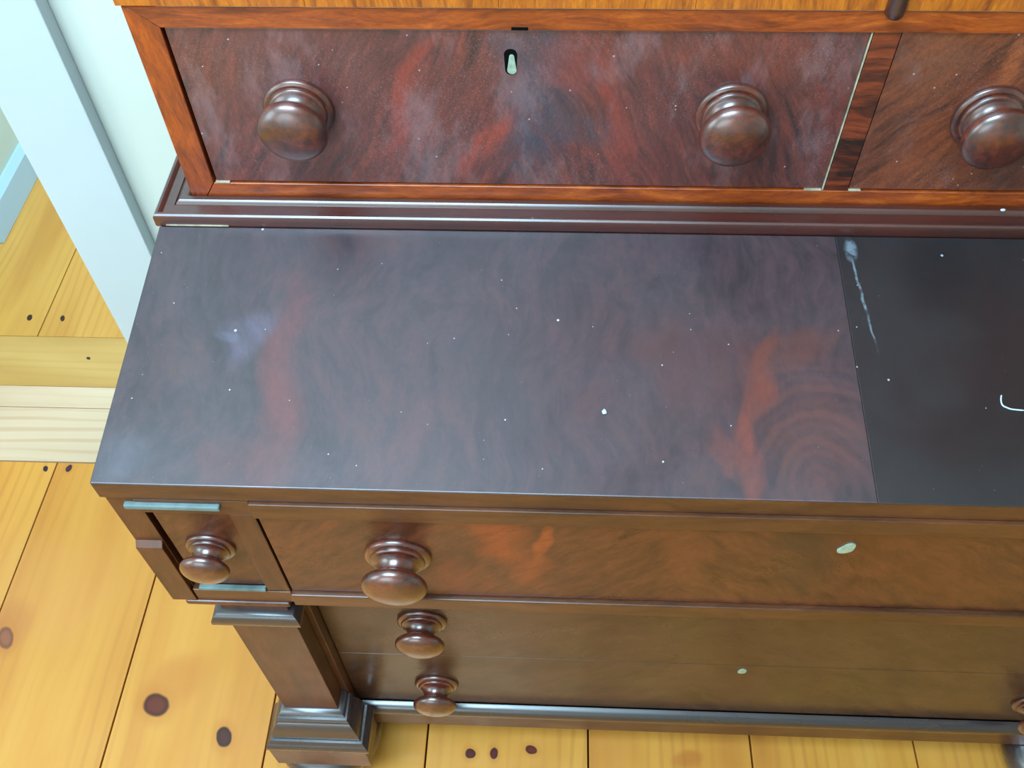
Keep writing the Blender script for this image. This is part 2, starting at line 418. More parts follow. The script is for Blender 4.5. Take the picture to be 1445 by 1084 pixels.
def pine(name, stops, axis, y0, y1, rough=(0.3, 0.42)):
    k = NT(name)
    p = k.coords()
    info = k.n('ShaderNodeObjectInfo')
    off = k.vec('SCALE', (5.3, 9.1, 0.0), None, info.outputs['Random'])
    st = (1.0, 0.16, 1.0) if axis == 'y' else (0.16, 1.0, 1.0)
    w = k.wobble(p, 3.5, 0.05, st)
    q = k.vec('ADD', k.vec('MULTIPLY', w, st), off)
    f = k.noise(q, 11.0, 3.0, 0.5, 0.4)
    c = k.ramp(f, stops)
    wv = k.n('ShaderNodeTexWave', wave_type='BANDS', bands_direction='X' if axis == 'y' else 'Y')
    k.put(wv.inputs['Vector'], q)
    wv.inputs['Scale'].default_value = 17.0
    wv.inputs['Distortion'].default_value = 9.0
    wv.inputs['Detail'].default_value = 2.0
    wv.inputs['Detail Scale'].default_value = 0.6
    lines = k.math('MULTIPLY', k.rng(wv.outputs['Fac'], 0.55, 1.0, 0.0, 0.30), k.rng(k.noise(q, 7.0, 2.0), 0.4, 0.65, 0.15, 1.0))
    c = k.mix(lines, c, lin((176, 108, 42)))
    if axis == 'y':
        c = k.mix(k.math('MULTIPLY', info.outputs['Random'], 0.5), c, lin((216, 140, 66)))
    ww = k.wobble(p, 12.0, 0.03)
    for ce, a, b, co, sg in (WARM if axis == 'y' else []):
        c = k.mix(k.math('MULTIPLY', k.ellipse(ww, ce, a, b, 0.6), sg), c, lin(co))
    wk = k.wobble(p, 60.0, 0.004)
    for ce, a, b, co, sg in [q_ for q_ in KNOTS if y0 < q_[0][1] < y1]:
        if Vector(a).length > 180:      # nail heads: no halo
            c = k.mix(k.math('MULTIPLY', k.ellipse(wk, ce, a, b, 0.2), sg), c, lin(co))
            continue
        halo = k.ellipse(wk, ce, tuple(v * 0.62 for v in a), tuple(v * 0.55 for v in b), 0.6)
        c = k.mix(k.math('MULTIPLY', halo, 0.45 * sg), c, lin((196, 118, 46)))
        c = k.mix(k.math('MULTIPLY', k.ellipse(wk, ce, a, b, 0.2), sg), c, lin(co))
        core = k.ellipse(wk, ce, tuple(v * 1.5 for v in a), tuple(v * 1.5 for v in b), 0.4)
        c = k.mix(k.math('MULTIPLY', core, 0.5 * sg), c, lin(tuple(min(255, v * 1.5) for v in co)))
    c = k.mix(k.specks(p, 30.0, 0.03, 0.12), c, lin((240, 235, 220)))
    r = k.rng(k.noise(p, 8.0, 4.0, 0.6), 0.3, 0.7, rough[0], rough[1])
    k.bump(k.noise(k.vec('MULTIPLY', p, st), 160.0, 1.0), 0.10, 0.0004)
    return k.done(c, r, 0.5, 0.15, 0.12)


PINE = [(0.22, (184, 108, 42)), (0.42, (212, 140, 56)), (0.58, (224, 156, 66)), (0.8, (232, 170, 80))]
m_pine = pine('golden_pine_room', PINE, 'y', -9, 0.495)
m_pine_hall = pine('golden_pine_hall', [(0.25, (186, 128, 52)), (0.5, (206, 152, 68)), (0.8, (222, 172, 84))], 'y', 0.773, 9)
m_pine_thr = pine('tan_pine_threshold', [(0.25, (186, 138, 70)), (0.5, (202, 156, 86)), (0.8, (214, 172, 104))], 'x', 0.495, 0.773)
m_pine_glare = pine('glare_pale_pine_threshold', [(0.25, (204, 168, 130)), (0.5, (218, 186, 152)), (0.8, (226, 198, 168))], 'x', 0.495, 0.773)  # glare on the nearer threshold boards, painted in as a paler pine

# ------------------------------------------------------------------ mesh helpers


def link(name, bm, mat, parent=None, smooth=False, autos=None):
    bmesh.ops.recalc_face_normals(bm, faces=bm.faces)
    me = bpy.data.meshes.new(name)
    bm.to_mesh(me)
    bm.free()
    me.materials.append(mat)
    if smooth:
        for f in me.polygons:
            f.use_smooth = True
        if autos:
            me.set_sharp_from_angle(angle=math.radians(autos))
    o = bpy.data.objects.new(name, me)
    COL.objects.link(o)
    if parent is not None:
        o.parent = parent
        # meshes are written in world coordinates; cancel the parents' offsets
        q, off = parent, Vector((0, 0, 0))
        while q is not None:
            off += q.location
            q = q.parent
        o.location = -off
    return o


def tag(o, label=None, cat=None, kind=None, group=None):
    for k_, v in (('label', label), ('category', cat), ('kind', kind), ('group', group)):
        if v:
            o[k_] = v
    return o


def empty(name, loc):
    o = bpy.data.objects.new(name, None)
    o.empty_display_size = 0.05
    o.location = loc
    COL.objects.link(o)
    return o


def add_box(bm, x0, x1, y0, y1, z0, z1, bev=0.0):
    r = bmesh.ops.create_cube(bm, size=1.0)
    for v in r['verts']:
        v.co = Vector(((x0 + x1) / 2 + v.co.x * (x1 - x0), (y0 + y1) / 2 + v.co.y * (y1 - y0), (z0 + z1) / 2 + v.co.z * (z1 - z0)))
    if bev > 0:
        vs = set(r['verts'])
        es = [e for e in bm.edges if e.verts[0] in vs and e.verts[1] in vs]
        bmesh.ops.bevel(bm, geom=es, offset=bev, segments=2, affect='EDGES', profile=0.6)


def box(name, mat, parent, x0, x1, y0, y1, z0, z1, bev=0.0008):
    bm = bmesh.new()
    add_box(bm, x0, x1, y0, y1, z0, z1, bev)
    return link(name, bm, mat, parent)


def prism_y(name, mat, parent, poly, y0, y1, bev=0.0006):
    """polygon in (x, z) extruded along y"""
    bm = bmesh.new()
    a = [bm.verts.new((x, y0, z)) for x, z in poly]
    b = [bm.verts.new((x, y1, z)) for x, z in poly]
    n = len(poly)
    bm.faces.new(a)
    bm.faces.new(b[::-1])
    for i in range(n):
        bm.faces.new((a[i], b[i], b[(i + 1) % n], a[(i + 1) % n]))
    if bev:
        bmesh.ops.bevel(bm, geom=list(bm.edges), offset=bev, segments=1, affect='EDGES')
    return link(name, bm, mat, parent)


def sweep(name, mat, parent, path, profile, smooth_angle=35):
    """profile (outward offset, z) mitred along an open path in plan; outward = right of travel"""
    bm = bmesh.new()
    P = [Vector(p) for p in path]
    rings = []
    for i, p in enumerate(P):
        ns = []
        if i > 0:
            d = (P[i] - P[i - 1]).normalized()
            ns.append(Vector((d.y, -d.x)))
        if i < len(P) - 1:
            d = (P[i + 1] - P[i]).normalized()
            ns.append(Vector((d.y, -d.x)))
        n = ns[0] if len(ns) == 1 else (ns[0] + ns[1]) / (1 + ns[0].dot(ns[1]))
        rings.append([bm.verts.new((p.x + n.x * o, p.y + n.y * o, z)) for o, z in profile])
    for a, b in zip(rings, rings[1:]):
        for j in range(len(profile) - 1):
            bm.faces.new((a[j], b[j], b[j + 1], a[j + 1]))
    bm.faces.new(rings[0])
    bm.faces.new(rings[-1][::-1])
    return link(name, bm, mat, parent, True, smooth_angle)


def lathe_bm(profile, seg=48, axis='-y'):
    bm = bmesh.new()
    rings = []
    for r, h in profile:
        if r < 1e-6:
            rings.append([bm.verts.new((0, -h, 0) if axis == '-y' else (0, 0, h))])
            continue
        ring = []
        for i in range(seg):
            a = 2 * math.pi * i / seg
            if axis == '-y':
                ring.append(bm.verts.new((r * math.cos(a), -h, r * math.sin(a))))
            else:
                ring.append(bm.verts.new((r * math.cos(a), r * math.sin(a), h)))
        rings.append(ring)
    for a, b in zip(rings, rings[1:]):
        for i in range(seg):
            j = (i + 1) % seg
            if len(a) == 1:
                bm.faces.new((a[0], b[i], b[j]))
            elif len(b) == 1:
                bm.faces.new((a[i], a[j], b[0]))
            else:
                bm.faces.new((a[i], a[j], b[j], b[i]))
    return bm


def smooth_profile(pts, n=4):
    """Catmull-Rom through (r, h) points"""
    out = []
    for i in range(len(pts) - 1):
        p0 = pts[max(i - 1, 0)]
        p1, p2 = pts[i], pts[i + 1]
        p3 = pts[min(i + 2, len(pts) - 1)]
        for k_ in range(n):
            t = k_ / n
            out.append(tuple(max(0.0, 0.5 * (2 * p1[j] + (p2[j] - p0[j]) * t + (2 * p0[j] - 5 * p1[j] + 4 * p2[j] - p3[j]) * t * t
                             + (3 * p1[j] - p0[j] - 3 * p2[j] + p3[j]) * t ** 3)) for j in range(2)))
    out.append(pts[-1])
    return out


def knob_mesh(R):
    base = [(0.0, 0.0), (1.0, 0.0)] + smooth_profile([(1.0, 0.0), (1.02, 0.07), (0.99, 0.15), (0.90, 0.20)], 3)
    step = [(0.88, 0.20)] + smooth_profile([(0.84, 0.21), (0.83, 0.27), (0.78, 0.31)], 3)
    neck = smooth_profile([(0.74, 0.32), (0.62, 0.42), (0.55, 0.56), (0.53, 0.68), (0.57, 0.76)], 3)
    head = smooth_profile([(0.66, 0.79), (0.86, 0.85), (0.97, 0.95), (0.985, 1.05), (0.93, 1.18), (0.76, 1.31), (0.48, 1.41), (0.22, 1.45), (0.0, 1.46)], 4)
    prof = base + step + neck + head
    prof[-1] = (0.0, 1.46)
    return lathe_bm([(r * R, h * R) for r, h in prof], 56)


_knob = {}


def knob(parent, x, y, z, R):
    key = round(R, 4)
    if key not in _knob:
        o = link('knob', knob_mesh(R), m_knob, None, True, 50)
        _knob[key] = o
    else:
        o = _knob[key].copy()
        COL.objects.link(o)
    o.parent = parent
    off, q = Vector((0, 0, 0)), parent
    while q is not None:
        off += q.location
        q = q.parent
    o.location = Vector((x, y, z)) - off
    o.rotation_euler = (0, random.uniform(0, 6.28), 0)
    return o


Z = 0.776          # height of the lid's front edge above the floor
CX = 0.565         # middle of the secretary
W = 2 * CX

# ------------------------------------------------------------------ the room
RX0, RX1, RY0, WY0, WY1, HT = -1.9, 2.6, -2.6, 0.4965, 0.773, 2.6
OPL, OPR = -1.0, -0.257      # door opening

sub = tag(box('floor', m_sub, None, -2.3, RX1, RY0, 3.2, -0.06, -0.028, 0), kind='structure')
PW = 0.2267
x = -0.507 - PW * 7
while x < RX1:
    a, b = max(x + 0.0012, RX0), min(x + PW - 0.0012, RX1)
    if b - a > 0.01:
        box('plank', m_pine, sub, a, b, RY0, 0.4940, -0.028, random.uniform(-0.0006, 0.0), 0.0011)
    x += PW
for y0, y1 in ((0.4960, 0.6078), (0.6094, 0.6555), (0.6565, 0.7725)):
    box('threshold_plank', m_pine_thr if y0 > 0.65 else m_pine_glare, sub, OPL - 0.05, OPR + 0.10, y0, y1, -0.028, 0.0006, 0.0009)
x = -0.6400 - PW * 7
while x < 0.4:
    box('plank', m_pine_hall, sub, max(x + 0.0010, -2.2), x + PW - 0.0010, 0.7740, 3.2, -0.028, random.uniform(-0.0006, 0.0), 0.0009)
    x += PW


def wall(name, mat, boxes):
    bm = bmesh.new()
    for b in boxes:
        add_box(bm, *b)
    return tag(link(name, bm, mat), kind='structure')


wall('wall_back', m_wall, [(OPR + 0.012, RX1 + 0.1, WY0, WY1, 0.0008, HT), (RX0 - 0.1, OPL - 0.012, WY0, WY1, 0.0008, HT),
                           (OPL - 0.012, OPR + 0.012, WY0, WY1, 2.05, HT)])
wall('wall_right', m_wall, [(RX1, RX1 + 0.1, RY0, WY0 - 0.0005, 0, HT)])
wx0, wx1, wz0, wz1 = -1.52, 0.02, 0.98, 2.26
wall('wall_front', m_wall, [(RX0, wx0, RY0 - 0.1, RY0, 0, HT), (wx1, RX1, RY0 - 0.1, RY0, 0, HT),
                            (wx0, wx1, RY0 - 0.1, RY0, 0, wz0), (wx0, wx1, RY0 - 0.1, RY0, wz1, HT)])
ly0, ly1 = -1.72, -0.58
wall('wall_left', m_wall, [(RX0 - 0.1, RX0, RY0, ly0, 0, HT), (RX0 - 0.1, RX0, ly1, WY0 - 0.0005, 0, HT),
                           (RX0 - 0.1, RX0, ly0, ly1, 0, wz0), (RX0 - 0.1, RX0, ly0, ly1, wz1, HT)])
SX0, SX1, SY0, SY1 = -0.90, 0.40, -1.12, -0.12
wall('ceiling', m_ceil, [(-2.3, SX0, RY0 - 0.1, 3.3, HT + 0.0005, HT + 0.08), (SX1, RX1 + 0.1, RY0 - 0.1, 3.3, HT + 0.0005, HT + 0.08),
                         (SX0, SX1, RY0 - 0.1, SY0, HT + 0.0005, HT + 0.08), (SX0, SX1, SY1, 3.3, HT + 0.0005, HT + 0.08)])
# the hall beyond the doorway
wall('wall_hall', m_hall, [(-0.93, -0.809, 1.02, 3.2, 0.0008, HT)])
wall('wall_hall_end', m_hall, [(-2.3, 0.5, 3.2, 3.3, 0, HT)])
wall('wall_hall_right', m_hall, [(0.4, 0.5, 0.7735, 3.2, 0.0008, 0.8), (0.4, 0.5, 0.7735, 3.2, 2.2, HT), (0.4, 0.5, 0.7735, 1.1, 0.8, 2.2),
                                 (0.4, 0.5, 2.1, 3.2, 0.8, 2.2)])
wall('wall_hall_outer', m_hall, [(-2.3, -2.2, 0.7735, 3.2, 0, HT)])


def window(name, axis, pos, a0, a1, z0, z1):
    """frame, two muntins and four panes set in the wall opening"""
    t = 0.05

    def bx(nm, mat, par, p0, p1, u0, u1, w0, w1):
        if axis == 'y':
            return box(nm, mat, par, u0, u1, p0, p1, w0, w1, 0)
        return box(nm, mat, par, p0, p1, u0, u1, w0, w1, 0)
    bm = bmesh.new()
    for (u0, u1, w0, w1) in ((a0, a0 + t, z0, z1), (a1 - t, a1, z0, z1), (a0 + t, a1 - t, z0, z0 + t), (a0 + t, a1 - t, z1 - t, z1)):
        if axis == 'y':
            add_box(bm, u0, u1, pos - 0.03, pos + 0.03, w0, w1)
        else:
            add_box(bm, pos - 0.03, pos + 0.03, u0, u1, w0, w1)
    w = tag(link(name, bm, m_trim), kind='structure')
    am, zm = (a0 + a1) / 2, (z0 + z1) / 2
    bx('muntin', m_trim, w, pos - 0.015, pos + 0.015, am - 0.012, am + 0.012, z0 + t, z1 - t)
    for s in (0, 1):
        u0, u1 = (a0 + t, am - 0.012) if s == 0 else (am + 0.012, a1 - t)
        bx('muntin', m_trim, w, pos - 0.014, pos + 0.014, u0, u1, zm - 0.012, zm + 0.012)
        for (w0, w1) in ((z0 + t, zm - 0.012), (zm + 0.012, z1 - t)):
            bx('pane', m_glass, w, pos - 0.002, pos + 0.002, u0, u1, w0, w1)
    return w


kg = NT('window_glass')
kg.bsdf.inputs['Transmission Weight'].default_value = 1.0
kg.put(kg.bsdf.inputs['Roughness'], kg.rng(kg.noise(kg.coords(), 3.0), 0.2, 0.8, 0.0, 0.02))
kg.bsdf.inputs['IOR'].default_value = 1.45
m_glass = kg.mat
window('window_1', 'y', RY0 - 0.05, wx0, wx1, wz0, wz1)
window('window_2', 'x', RX0 - 0.05, ly0, ly1, wz0, wz1)
window('window_3', 'x', 0.45, 1.1, 2.1, 0.8, 2.2)


bm = bmesh.new()
for q in ((SX0, SX0 + 0.05, SY0, SY1), (SX1 - 0.05, SX1, SY0, SY1), (SX0 + 0.05, SX1 - 0.05, SY0, SY0 + 0.05), (SX0 + 0.05, SX1 - 0.05, SY1 - 0.05, SY1)):
    add_box(bm, q[0], q[1], q[2], q[3], HT + 0.02, HT + 0.07)
sky = tag(link('added_skylight', bm, m_trim), kind='structure')  # frame of the added skylight, unseen overhead
box('pane', m_glass, sky, SX0 + 0.05, SX1 - 0.05, SY0 + 0.05, SY1 - 0.05, HT + 0.042, HT + 0.046, 0)


def casing(name, x0, x1, z0, z1):
    return tag(box(name, m_trim, None, x0, x1, 0.4750, 0.4962, z0, z1, 0.0015), kind='structure')


casing('trim_1', OPR, -0.1660, 0.0008, 2.141)
casing('trim_2', OPL - 0.091, OPL, 0.0008, 2.141)
casing('trim_3', OPL + 0.0004, OPR - 0.0004, 2.05, 2.141)
# jamb lining of the opening
wall('trim_4', m_trim, [(OPR + 0.0002, OPR + 0.0118, WY0, WY1, 0.0010, 2.05)])
wall('trim_5', m_trim, [(OPL - 0.0118, OPL - 0.0002, WY0, WY1, 0.0010, 2.05)])
tag(box('baseboard_back', m_trim, None, -0.1655, RX1, 0.484, 0.4962, 0.0008, 0.11, 0.002), kind='structure')
tag(box('baseboard_right', m_trim, None, RX1 - 0.013, RX1, RY0, 0.48, 0.0008, 0.11, 0.002), kind='structure')
tag(sweep('baseboard_hall', m_base_blue, None, [(-0.8088, 3.19), (-0.8088, 1.02)],
          [(0.0, 0.0012), (-0.0, 0.0012), (-0.014, 0.0012), (-0.014, 0.066), (-0.004, 0.080), (0.0, 0.081)]), kind='structure')

# ------------------------------------------------------------------ lower case of the secretary
desk = tag(empty('secretary_chest', (CX, 0.26, 0.0)),
           'dark mahogany chest base with sloping fold-over lid, square columns and turned knobs on pine floor', 'chest')
# carcass
bm = bmesh.new()
add_box(bm, 0.006, W - 0.006, 0.020, 0.470, Z - 0.199, Z - 0.024)
add_box(bm, 0.010, W - 0.010, 0.064, 0.470, Z - 0.690, Z - 0.2)
carc = link('carcass', bm, m_inside, desk)
for s in (0, 1):
    def X(a, b):
        return (a, b) if s == 0 else (W - b, W - a)
    box('side_panel', m_case, desk, *X(0.0002, 0.0055), 0.024, 0.470, Z - 0.1995, Z - 0.020)
    box('side_panel', m_case, desk, *X(0.004, 0.0095), 0.0445, 0.470, Z - 0.690, Z - 0.2005)
    # front stile beside the loper: upper veneer lost, lower veneer proud
    st = box('stile', m_case, desk, *X(0.0002, 0.0236), 0.0042, 0.024, Z - 0.1990, Z - 0.0215, 0.0006)
    prof = [(-0.0012, Z - 0.1000), (0.0043, Z - 0.0945), (0.0043, Z - 0.1990), (-0.0012, Z - 0.1990)]
    bm = bmesh.new()
    xa, xb = X(0.0006, 0.0228)
    ra = [bm.verts.new((xa, yy, zz)) for yy, zz in prof]
    rb = [bm.verts.new((xb, yy, zz)) for yy, zz in prof]
    bm.faces.new(ra)
    bm.faces.new(rb[::-1])
    for i in range(4):
        bm.faces.new((ra[i], rb[i], rb[(i + 1) % 4], ra[(i + 1) % 4]))
    bmesh.ops.bevel(bm, geom=list(bm.edges), offset=0.0005, segments=1, affect='EDGES')
    link('stile_veneer', bm, m_case, st)
    box('stile', m_case, desk, *X(0.0912, 0.1112), 0.0005, 0.024, Z - 0.1772, Z - 0.0432)
    lop = box('loper', m_frieze if s == 0 else m_case, desk, *X(0.0298, 0.0902), 0.0040, 0.024, Z - 0.1735, Z - 0.0440, 0.0007)
    tag(lop, 'narrow pull-out lid support with small knob')
    knob(lop, (0.0605 if s == 0 else W - 0.0605), 0.0040, Z - 0.1030, 0.0202)
    box('bare_or_lit_ledge', m_pale, desk, *X(0.0160, 0.0888), -0.0032, 0.0015, Z - 0.0322, Z - 0.0268, 0.0012)
    box('bare_or_lit_ledge', m_pale, desk, *X(0.0310, 0.0900), -0.0008, 0.0038, Z - 0.1786, Z - 0.1742, 0.0008)  # pale colour paints the highlight on the loper's bottom ledge
    # rail pieces around the loper
    box('rail', m_rail, desk, *X(0.0240, 0.1112), 0.0005, 0.020, Z - 0.0426, Z - 0.0225, 0.0006)
    box('rail', m_rail, desk, *X(0.0240, 0.1112), 0.0000, 0.020, Z - 0.1990, Z - 0.1792, 0.0006)
    box('edge_strip', m_case, desk, *X(0.0120, 0.1060), -0.0022, 0.030, Z - 0.2065, Z - 0.1995, 0.0016)

box('rail', m_rail, desk, 0.1118, W - 0.1118, -0.0028, 0.020, Z - 0.0418, Z - 0.0216, 0.0007)
box('rail', m_rail, desk, 0.1118, W - 0.1118, -0.0030, 0.020, Z - 0.1995, Z - 0.1790, 0.0011)

fd = box('drawer', m_frieze, desk, 0.1130, W - 0.1130, 0.0012, 0.020, Z - 0.1768, Z - 0.0428, 0.0007)
tag(fd, 'wide top drawer with flame veneer')
for s in (0, 1):
    knob(fd, 0.2143 if s == 0 else W - 0.2143, 0.0012, Z - 0.1035, 0.0268)

# sloping fold-over lid
SL = math.tan(math.radians(8.11))


def slab(name, mat, parent, x0, x1, y0, y1, t0, t1, bev=0.0009):
    """slab following the lid's slope, t measured from the lid surface"""
    bm = bmesh.new()
    add_box(bm, x0, x1, y0, y1, t0, t1, bev)
    for v in bm.verts:
        v.co.z += Z + v.co.y * SL
    return link(name, bm, mat, parent)


lid = slab('lid', m_rail, desk, 0.0, W, 0.0, 0.2335, -0.0205, -0.0012)
slab('veneer_sheet', m_lid, lid, 0.0001, 0.5671, 0.0001, 0.2335, -0.0012, 0.0, 0.0008)
slab('veneer_sheet', m_lid_dark, lid, 0.5673, W - 0.0001, 0.0001, 0.2335, -0.0012, -0.0001, 0.0004)
# flat deck under the upper section, behind the lid
box('back_deck', m_case, desk, 0.0, W, 0.2338, 0.470, Z - 0.0195, Z + 0.0310, 0.0008)

# recessed drawers between the columns
for z0, z1, kz in ((Z - 0.4700, Z - 0.2560, Z - 0.370), (Z - 0.6290, Z - 0.4708, Z - 0.562)):
    d = box('drawer', m_lower, desk, 0.0960, W - 0.0960, 0.0580, 0.0636, z0, z1, 0.0006)
    for s in (0, 1):
        knob(d, 0.2035 if s == 0 else W - 0.2035, 0.0580, kz, 0.0265)
    if z1 < Z - 0.4:
        low_drawer = d
box('rail', m_rail, desk, 0.0960, W - 0.0960, 0.0560, 0.0636, Z - 0.2555, Z - 0.2005, 0.0006)
bm = bmesh.new()
prof = []
for i in range(9):
    a = math.pi * i / 8
    prof.append((0.0565 - 0.0125 * math.sin(a), Z - 0.6425 + 0.0125 * math.cos(a)))
ra = [bm.verts.new((0.0985, yy, zz)) for yy, zz in prof]
rb = [bm.verts.new((W - 0.0985, yy, zz)) for yy, zz in prof]
for i in range(8):
    bm.faces.new((ra[i], rb[i], rb[i + 1], ra[i + 1]))
bm.faces.new((ra[0], ra[8], rb[8], rb[0]))
bm.faces.new(ra)
bm.faces.new(rb[::-1])
link('bead_moulding', bm, m_bead, desk, True, 40)
box('bottom_rail', m_rail, desk, 0.0965, W - 0.0965, 0.0505, 0.0636, Z - 0.7020, Z - 0.6552, 0.0012)

# columns with capital bead, moulded base, plinth and turned foot
base_prof = [(0.0, -0.556), (0.0045, -0.5575), (0.0070, -0.5605), (0.0070, -0.5640), (0.0055, -0.5665), (0.0095, -0.5675), (0.0120, -0.5705),
             (0.0122, -0.5750), (0.0105, -0.5785), (0.0122, -0.5795), (0.0150, -0.5830), (0.0180, -0.5880), (0.0200, -0.5940), (0.0212, -0.6010),
             (0.0214, -0.6060), (0.0200, -0.6068), (0.0200, -0.6092), (0.0245, -0.6096), (0.0265, -0.6125), (0.0280, -0.6150), (0.0308, -0.6175),
             (0.0318, -0.6215), (0.0314, -0.6260), (0.0300, -0.6285), (0.0, -0.6285)]
cap_prof = [(0.0, -0.2650), (0.0040, -0.2660), (0.0080, -0.2690), (0.0105, -0.2745), (0.0108, -0.2800), (0.0085, -0.2845), (0.0045, -0.2865), (0.0, -0.2870)]
foot_prof = smooth_profile([(0.030, 0.090), (0.034, 0.084), (0.033, 0.078), (0.052, 0.068), (0.060, 0.050), (0.056, 0.030), (0.042, 0.014), (0.034, 0.004), (0.030, 0.0)], 4)
foot_prof = [(0.0, 0.0890)] + [(r * 1.2, min(h, 0.0890)) for r, h in foot_prof] + [(0.0, 0.0)]
cx0, cx1 = 0.0225, 0.0880
foot_first = None
for s in (0, 1):
    def X(a, b):
        return (a, b) if s == 0 else (W - b, W - a)
    a, b = X(cx0, cx1)
    shaft = box('column', m_case, desk, a, b, 0.0200, 0.0440, Z - 0.6280, Z - 0.2068, 0.0007)
    st = X(0.0100, 0.0955)
    box('corner_post', m_case, desk, st[0], st[1], 0.0442, 0.0640, Z - 0.7000, Z - 0.2005, 0.0006)
    path = [(a, 0.0440), (a, 0.0200), (b, 0.0200), (b, 0.0440)]
    sweep('capital_bead', m_bead, shaft, path, [(o, Z + zz) for o, zz in cap_prof])
    sweep('base_moulding', m_bead, shaft, path, [(o, Z + zz) for o, zz in base_prof])
    box('plinth', m_case, shaft, a - 0.0300, b + 0.0270, 0.0200 - 0.0306, 0.0440, Z - 0.6866, Z - 0.6287, 0.0012)
    bm = lathe_bm(foot_prof, 40, '+z')
    for v in bm.verts:
        v.co += Vector(((a + b) / 2 + (-0.012 if s == 0 else -0.050), 0.0500, 0.0003))
    link('bun_foot', bm, m_bead, shaft, True, 45)
    bm = lathe_bm(foot_prof, 32, '+z')
    for v in bm.verts:
        v.co += Vector(((a + b) / 2 + (0.012 if s == 0 else -0.012), 0.40, 0.0003))
    link('bun_foot', bm, m_bead, desk, True, 45)


def keyhole(parent, x, y, z, w, h, ln, mat, name, depth=0.0012, skew=0.0):
    """keyhole outline: top width w, bottom width h, length ln"""
    bm = bmesh.new()
    pts = []
    rt, rb = w * 0.5, h * 0.5
    for i in range(9):
        t = math.radians(5 + 170 * i / 8)
        pts.append((rt * math.cos(t), ln * 0.5 - rt + rt * math.sin(t)))
    for i in range(9):
        t = math.radians(185 + 170 * i / 8)
        pts.append((rb * math.cos(t), -ln * 0.5 + rb + rb * math.sin(t)))
    a_ = [bm.verts.new((x + px_ + skew * pz_, y - depth, z + pz_)) for px_, pz_ in pts]
    b_ = [bm.verts.new((x + px_ + skew * pz_, y + 0.0004, z + pz_)) for px_, pz_ in pts]
    bm.faces.new(a_)
    n = len(pts)
    for i in range(n):
        bm.faces.new((a_[i], b_[i], b_[(i + 1) % n], a_[(i + 1) % n]))
    return link(name, bm, mat, parent)


k1 = keyhole(fd, CX - 0.001, 0.0012, Z - 0.0705, 0.0085, 0.0120, 0.0155, m_brass, 'keyhole', 0.0010, 0.30)
tag(k1, 'pale filled keyhole')
k2 = keyhole(low_drawer, CX - 0.001, 0.0580, Z - 0.4880, 0.0090, 0.0095, 0.0125, m_brass, 'keyhole', 0.0010, 0.1)
tag(k2, 'pale filled keyhole')

# ------------------------------------------------------------------ upper section standing on the base
UY = 0.261
case = tag(empty('bookcase_cabinet', (CX, 0.36, Z + 0.0315)),
           'upper mahogany cabinet with two drawers and doors, standing on the chest base', 'cabinet')
bm = bmesh.new()
add_box(bm, 0.026, W - 0.026, 0.2760, 0.468, Z + 0.0315, Z + 0.9490)
link('carcass', bm, m_inside, case)
mold = [(0.0, 0.0318), (0.0262, 0.0318), (0.0270, 0.0335), (0.0270, 0.0420), (0.0264, 0.0438), (0.0250, 0.0450), (0.0232, 0.0452), (0.0218, 0.0444), (0.0212, 0.0436),
        (0.0200, 0.0428), (0.0150, 0.0432), (0.0122, 0.0434), (0.0116, 0.0422), (0.0110, 0.0432), (0.0100, 0.0448), (0.0078, 0.0462), (0.0050, 0.0464), (0.0024, 0.0456), (0.0008, 0.0440), (0.0, 0.0430)]
sweep('base_moulding', m_mould, case, [(0.0240, 0.4690), (0.0240, UY), (W - 0.0240, UY), (W - 0.0240, 0.4690)], [(o, Z + zz) for o, zz in mold], 28)
Zb, Zd0, Zd1, Zt = Z + 0.0430, Z + 0.0578, Z + 0.2028, Z + 0.2198
for s in (0, 1):
    def M(poly):
        return poly if s == 0 else [(W - x_, z_) for x_, z_ in poly][::-1]
    box('side_panel', m_orange_v, case, *((0.0242, 0.0258) if s == 0 else (W - 0.0258, W - 0.0242)), 0.2765, 0.469, Zb, Z + 0.949, 0.0004)
    # stile mitred into the rails
    prism_y('stile', m_orange_v, case, M([(0.0241, Zb), (0.0372, Zb), (0.0468, Zd0), (0.0472, Zd1 - 0.0006), (0.0330, Zt - 0.0042), (0.0241, Zt - 0.0002)]), UY, 0.2758, 0.0005)
prism_y('rail', m_orange, case, [(0.0378, Zb), (W - 0.0378, Zb), (W - 0.0474, Zd0), (0.0474, Zd0)], UY, 0.2758, 0.0005)
prism_y('rail', m_orange, case, [(0.0476, Zd1), (W - 0.0476, Zd1), (W - 0.0334, Zt - 0.0040), (W - 0.0245, Zt), (0.0245, Zt), (0.0334, Zt - 0.0040)], UY - 0.0004, 0.2758, 0.0005)
box('divider', m_cross, case, 0.5562, 0.5752, UY + 0.0004, 0.2758, Zd0 + 0.0002, Zd1 - 0.0002, 0.0005)
box('pale_strip', m_cream, case, 0.5546, 0.5556, UY + 0.0006, 0.2750, Zd0 + 0.0004, Zd1 - 0.0004, 0.0003)
box('pale_strip', m_cream, case, 0.5400, 0.5540, UY - 0.0003, 0.2640, Zd0 + 0.0002, Zd0 + 0.0012, 0.0003)
box('pale_strip', m_cream, case, 0.5760, 0.5860, UY - 0.0003, 0.2640, Zd0 + 0.0002, Zd0 + 0.0012, 0.0003)
box('pale_strip', m_cream, case, 0.0500, W - 0.0500, UY - 0.0012, 0.2700, Zt + 0.0003, Zt + 0.0011, 0.0003)
box('pale_strip', m_cream, case, 0.0490, 0.0610, UY - 0.0003, 0.2640, Zd0 + 0.0002, Zd0 + 0.0012, 0.0003)
box('pale_strip', m_cream, case, 0.0060, 0.0600, 0.2332, 0.2345, Z + 0.0338, Z + 0.0352, 0.0004)
ud = []
